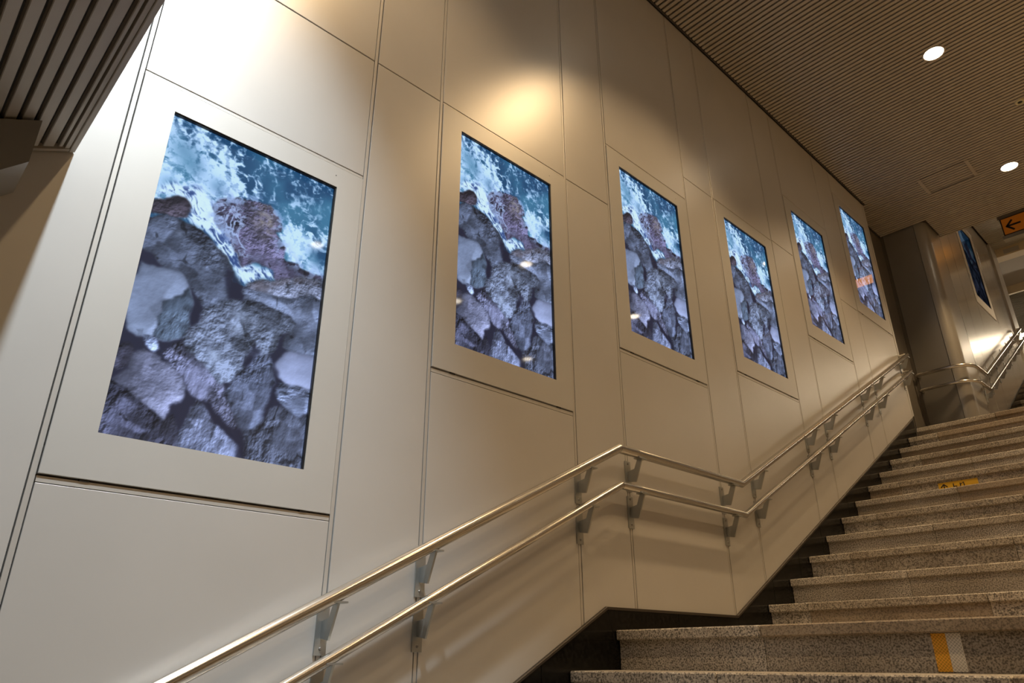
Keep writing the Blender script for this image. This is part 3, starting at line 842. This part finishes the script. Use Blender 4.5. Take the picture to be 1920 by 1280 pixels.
rail2(2.86, 0.0175, 'lower steel handrail curving around the grey pier and up the top flight')

# ------------------------------------------------------------------ space above the top flight
c2 = struct('ceiling_upper', (3.0, 11.2, C2), 'higher slatted ceiling over the top flight')
MB().box((W2, 9.53, C2 + 0.03), (STAIR_W, W2E, C2 + 0.1)).build('ceiling_backing', MT['ceil_back'], c2)
s2 = slat_mesh(W2 + 0.02, STAIR_W)
y = 9.60
while y < W2E - 0.02:
    link('slat', s2, (0, y, C2), c2); y += PITCH
f2 = MB().box((0.385, 9.50, CEIL + 0.06), (STAIR_W, 9.53, C2 + 0.1)).build('wall_drop', MT['plain']); f2['kind'] = 'structure'
for xx, nm in ((1.75, 'above the added orange sign'), (4.0, 'beyond the added orange sign')):
    dl = downlight(xx, 11.9, 'round warm downlight in the higher ceiling ' + nm, 'downlights over the top flight')
    dl.location.z += C2 - CEIL
    dl.location.y -= 0.4
bm_ = empty('cross_beam', (3.0, W2E + 0.1, C2 - 0.14))
tag(bm_, 'cream painted cross beam at the end of the upper slatted ceiling', 'beam')
MB().box((W2 - 0.04, W2E + 0.001, C2 - 0.13), (STAIR_W - 0.01, W2E + 0.22, C2 + 0.1)).build('beam_body', MT['beam'], bm_, bevel=0.004)
MB().box((W2 + 0.14, W2E - 0.006, C2 - 0.11), (W2 + 0.36, W2E + 0.0005, C2 - 0.03)).build('beam_plate', MT['strip'], bm_)
fp = MB().box((-3.0, W2E + 0.23, C2 - 0.1), (STAIR_W, 14.3, C2)).build('trim_1', MT['plain']); fp['kind'] = 'structure'
fd = MB().box((-3.0, 14.3, C2 - 0.25), (STAIR_W, 14.36, C2 + 0.8)).build('trim_2', MT['beam']); fd['kind'] = 'structure'
fc = struct('ceiling_far', (2.0, 16.5, C2 + 0.55), 'slatted far ceiling beyond the top flight')
MB().box((-3.0, 14.37, C2 + 0.6), (STAIR_W, 18.9, C2 + 0.7)).build('ceiling_backing', MT['ceil_back'], fc)
s3 = slat_mesh(-3.0, STAIR_W)
y = 14.42
while y < 18.8:
    link('slat', s3, (0, y, C2 + 0.55), fc); y += PITCH * 1.5
wf = MB().box((-3.0, 18.9, LAND2), (STAIR_W, 19.0, C2 + 0.7)).build('wall_far', MT['plain']); wf['kind'] = 'structure'
wr = MB().box((-3.1, W2E, LAND2), (-3.0, 19.0, C2 + 0.7)).build('wall_far_side', MT['plain']); wr['kind'] = 'structure'
wb = MB().box((-3.0, W2E - 0.05, LAND2), (W2 - 0.21, W2E, C2 + 0.7)).build('wall_far_return', MT['plain']); wb['kind'] = 'structure'
lt = empty('linear_light', (1.0, 15.6, 5.58))
tag(lt, 'long bright fluorescent light beyond the top of the stairs', 'linear light')
MB().box((-1.6, 15.55, 5.63), (6.2, 15.65, 5.70)).build('housing', MT['housing'], lt, bevel=0.004)
MB().tube([(-1.55, 15.6, 5.61), (6.15, 15.6, 5.61)], 0.03, 12).build('tube', MT['tube_far'], lt, smooth=True)
for xx in (-1.2, 3.6):
    MB().cyl((xx, 15.6, 5.70), 0.008, C2 + 0.549 - 5.70, seg=8).build('drop_rod', MT['bracket'], lt)

# hanging orange sign with arrow
sx0, sx1, sz0, sz1, syy = 0.985, 2.10, 4.944, 5.194, 10.0
sg = empty('hanging_sign', ((sx0 + sx1) / 2, syy, sz0))
tag(sg, 'orange direction sign with black left arrow hanging over the top flight', 'sign')
MB().box((sx0, syy, sz0), (sx1, syy + 0.08, sz1)).build('sign_case', MT['black'], sg, bevel=0.003)
MB().box((sx0 + 0.014, syy - 0.003, sz0 + 0.014), (sx1 - 0.014, syy + 0.001, sz1 - 0.014)).build('sign_face', MT['orange'], sg)
def bar(p, q, wd, y, d, m, par, name):
    p = Vector(p); q = Vector(q); dd = (q - p).normalized(); nn = Vector((-dd.y, dd.x)) * wd / 2
    pts = [p - nn, q - nn, q + nn, p + nn]
    return MB().prism([(a.x, y, a.y) for a in pts], (0, d, 0)).build(name, m, par)
ax, az = 1.035, (sz0 + sz1) / 2 - 0.005
bar((ax + 0.012, az), (ax + 0.162, az), 0.024, syy - 0.006, 0.002, MT['ink'], sg, 'arrow_shaft')
bar((ax, az - 0.008), (ax + 0.078, az + 0.072), 0.024, syy - 0.006, 0.002, MT['ink'], sg, 'arrow_barb')
bar((ax, az + 0.008), (ax + 0.078, az - 0.072), 0.024, syy - 0.006, 0.002, MT['ink'], sg, 'arrow_barb')
bar((1.272, az + 0.02), (1.272, az + 0.072), 0.028, syy - 0.006, 0.002, MT['ink'], sg, 'glyph_stroke')
MB().box((sx0 - 0.02, syy - 0.012, sz0 - 0.05), (sx1 + 0.02, syy + 0.09, sz0 - 0.003)).build('lower_rail', MT['bracket'], sg)
MB().box((sx0 - 0.02, syy + 0.01, sz1 + 0.003), (sx1 + 0.02, syy + 0.07, C2 - 0.002)).build('hanger_panel', MT['pier'], sg)

s2n = empty('added_lit_sign', (1.8, 12.0, 5.90))  # unseen glowing box, added to give the highest screen its orange reflection
tag(s2n, 'unseen glowing orange box added for a screen reflection, by the cross beam', 'sign')
MB().box((1.10, 12.0, 5.90), (2.60, 12.10, 6.09)).build('sign_case', MT['black'], s2n, bevel=0.004)
MB().box((1.11, 11.996, 5.915), (2.59, 12.001, 6.075)).build('sign_face', mat('glowing_orange_face', (0.4, 0.15, 0.01), 0.4, emit=(1.0, 0.36, 0.03), es=1.9), s2n)
for xx in (1.4, 2.3):
    MB().cyl((xx, 12.05, 6.09), 0.008, C2 - 6.09 - 0.001, seg=8).build('drop_rod', MT['bracket'], s2n)

# ------------------------------------------------------------------ small label and tapes on the risers
ly = N2Y + 6 * RUN + 0.026
lx0, lx1, lz1, lz0 = 0.545, 0.825, 1.263, 1.166
lb = empty('riser_label', ((lx0 + lx1) / 2, ly, lz0))
tag(lb, 'yellow label with up arrow and Japanese lettering on a stair riser', 'label')
MB().box((lx0, ly - 0.003, lz0), (lx1, ly - 0.0003, lz1)).build('label_plate', MT['yellow'], lb)
def ink(p, q, wd=0.007):
    bar((lx0 + p[0], lz1 + p[1]), (lx0 + q[0], lz1 + q[1]), wd, ly - 0.0042, 0.001, MT['ink'], lb, 'letter_stroke')
ink((0.040, -0.080), (0.040, -0.018), 0.008); ink((0.040, -0.014), (0.016, -0.038), 0.008); ink((0.040, -0.014), (0.064, -0.038), 0.008)
ink((0.108, -0.076), (0.108, -0.016)); ink((0.108, -0.040), (0.132, -0.040)); ink((0.086, -0.077), (0.136, -0.077))        # the sign for "up"
ink((0.156, -0.018), (0.156, -0.046)); ink((0.180, -0.016), (0.184, -0.052)); ink((0.184, -0.052), (0.166, -0.080)); ink((0.156, -0.032), (0.180, -0.016), 0.004)
for k, a in enumerate((0.214, 0.222, 0.230, 0.240)):
    ink((a, -0.046), (a, -0.060), 0.003)
ink((0.230, -0.046), (0.240, -0.046), 0.003)

ty = N1Y + 0.026
for (a, b_, key, lab) in ((1.378, 1.4235, 'tape_y', 'yellow reflective tape strip on the riser below the landing'), (1.4240, 1.470, 'tape_w', 'white reflective tape strip on the riser below the landing')):
    t_ = MB().box((a, ty - 0.0022, LAND1 - 0.171 + 0.004), (b_, ty - 0.0003, LAND1 - 0.047)).build('reflective_tape', MT[key])
    tag(t_, lab, 'tape')

# ------------------------------------------------------------------ unseen far sides of the hall
wo = MB().box((STAIR_W + 0.001, -6.0, FLOOR), (STAIR_W + 0.1, 19.0, C2 + 0.7)).build('wall_right', MT['plain']); wo['kind'] = 'structure'
wk = MB().box((-0.1, -6.1, FLOOR), (STAIR_W + 0.1, -6.0, 1.0)).build('wall_back', MT['plain']); wk['kind'] = 'structure'
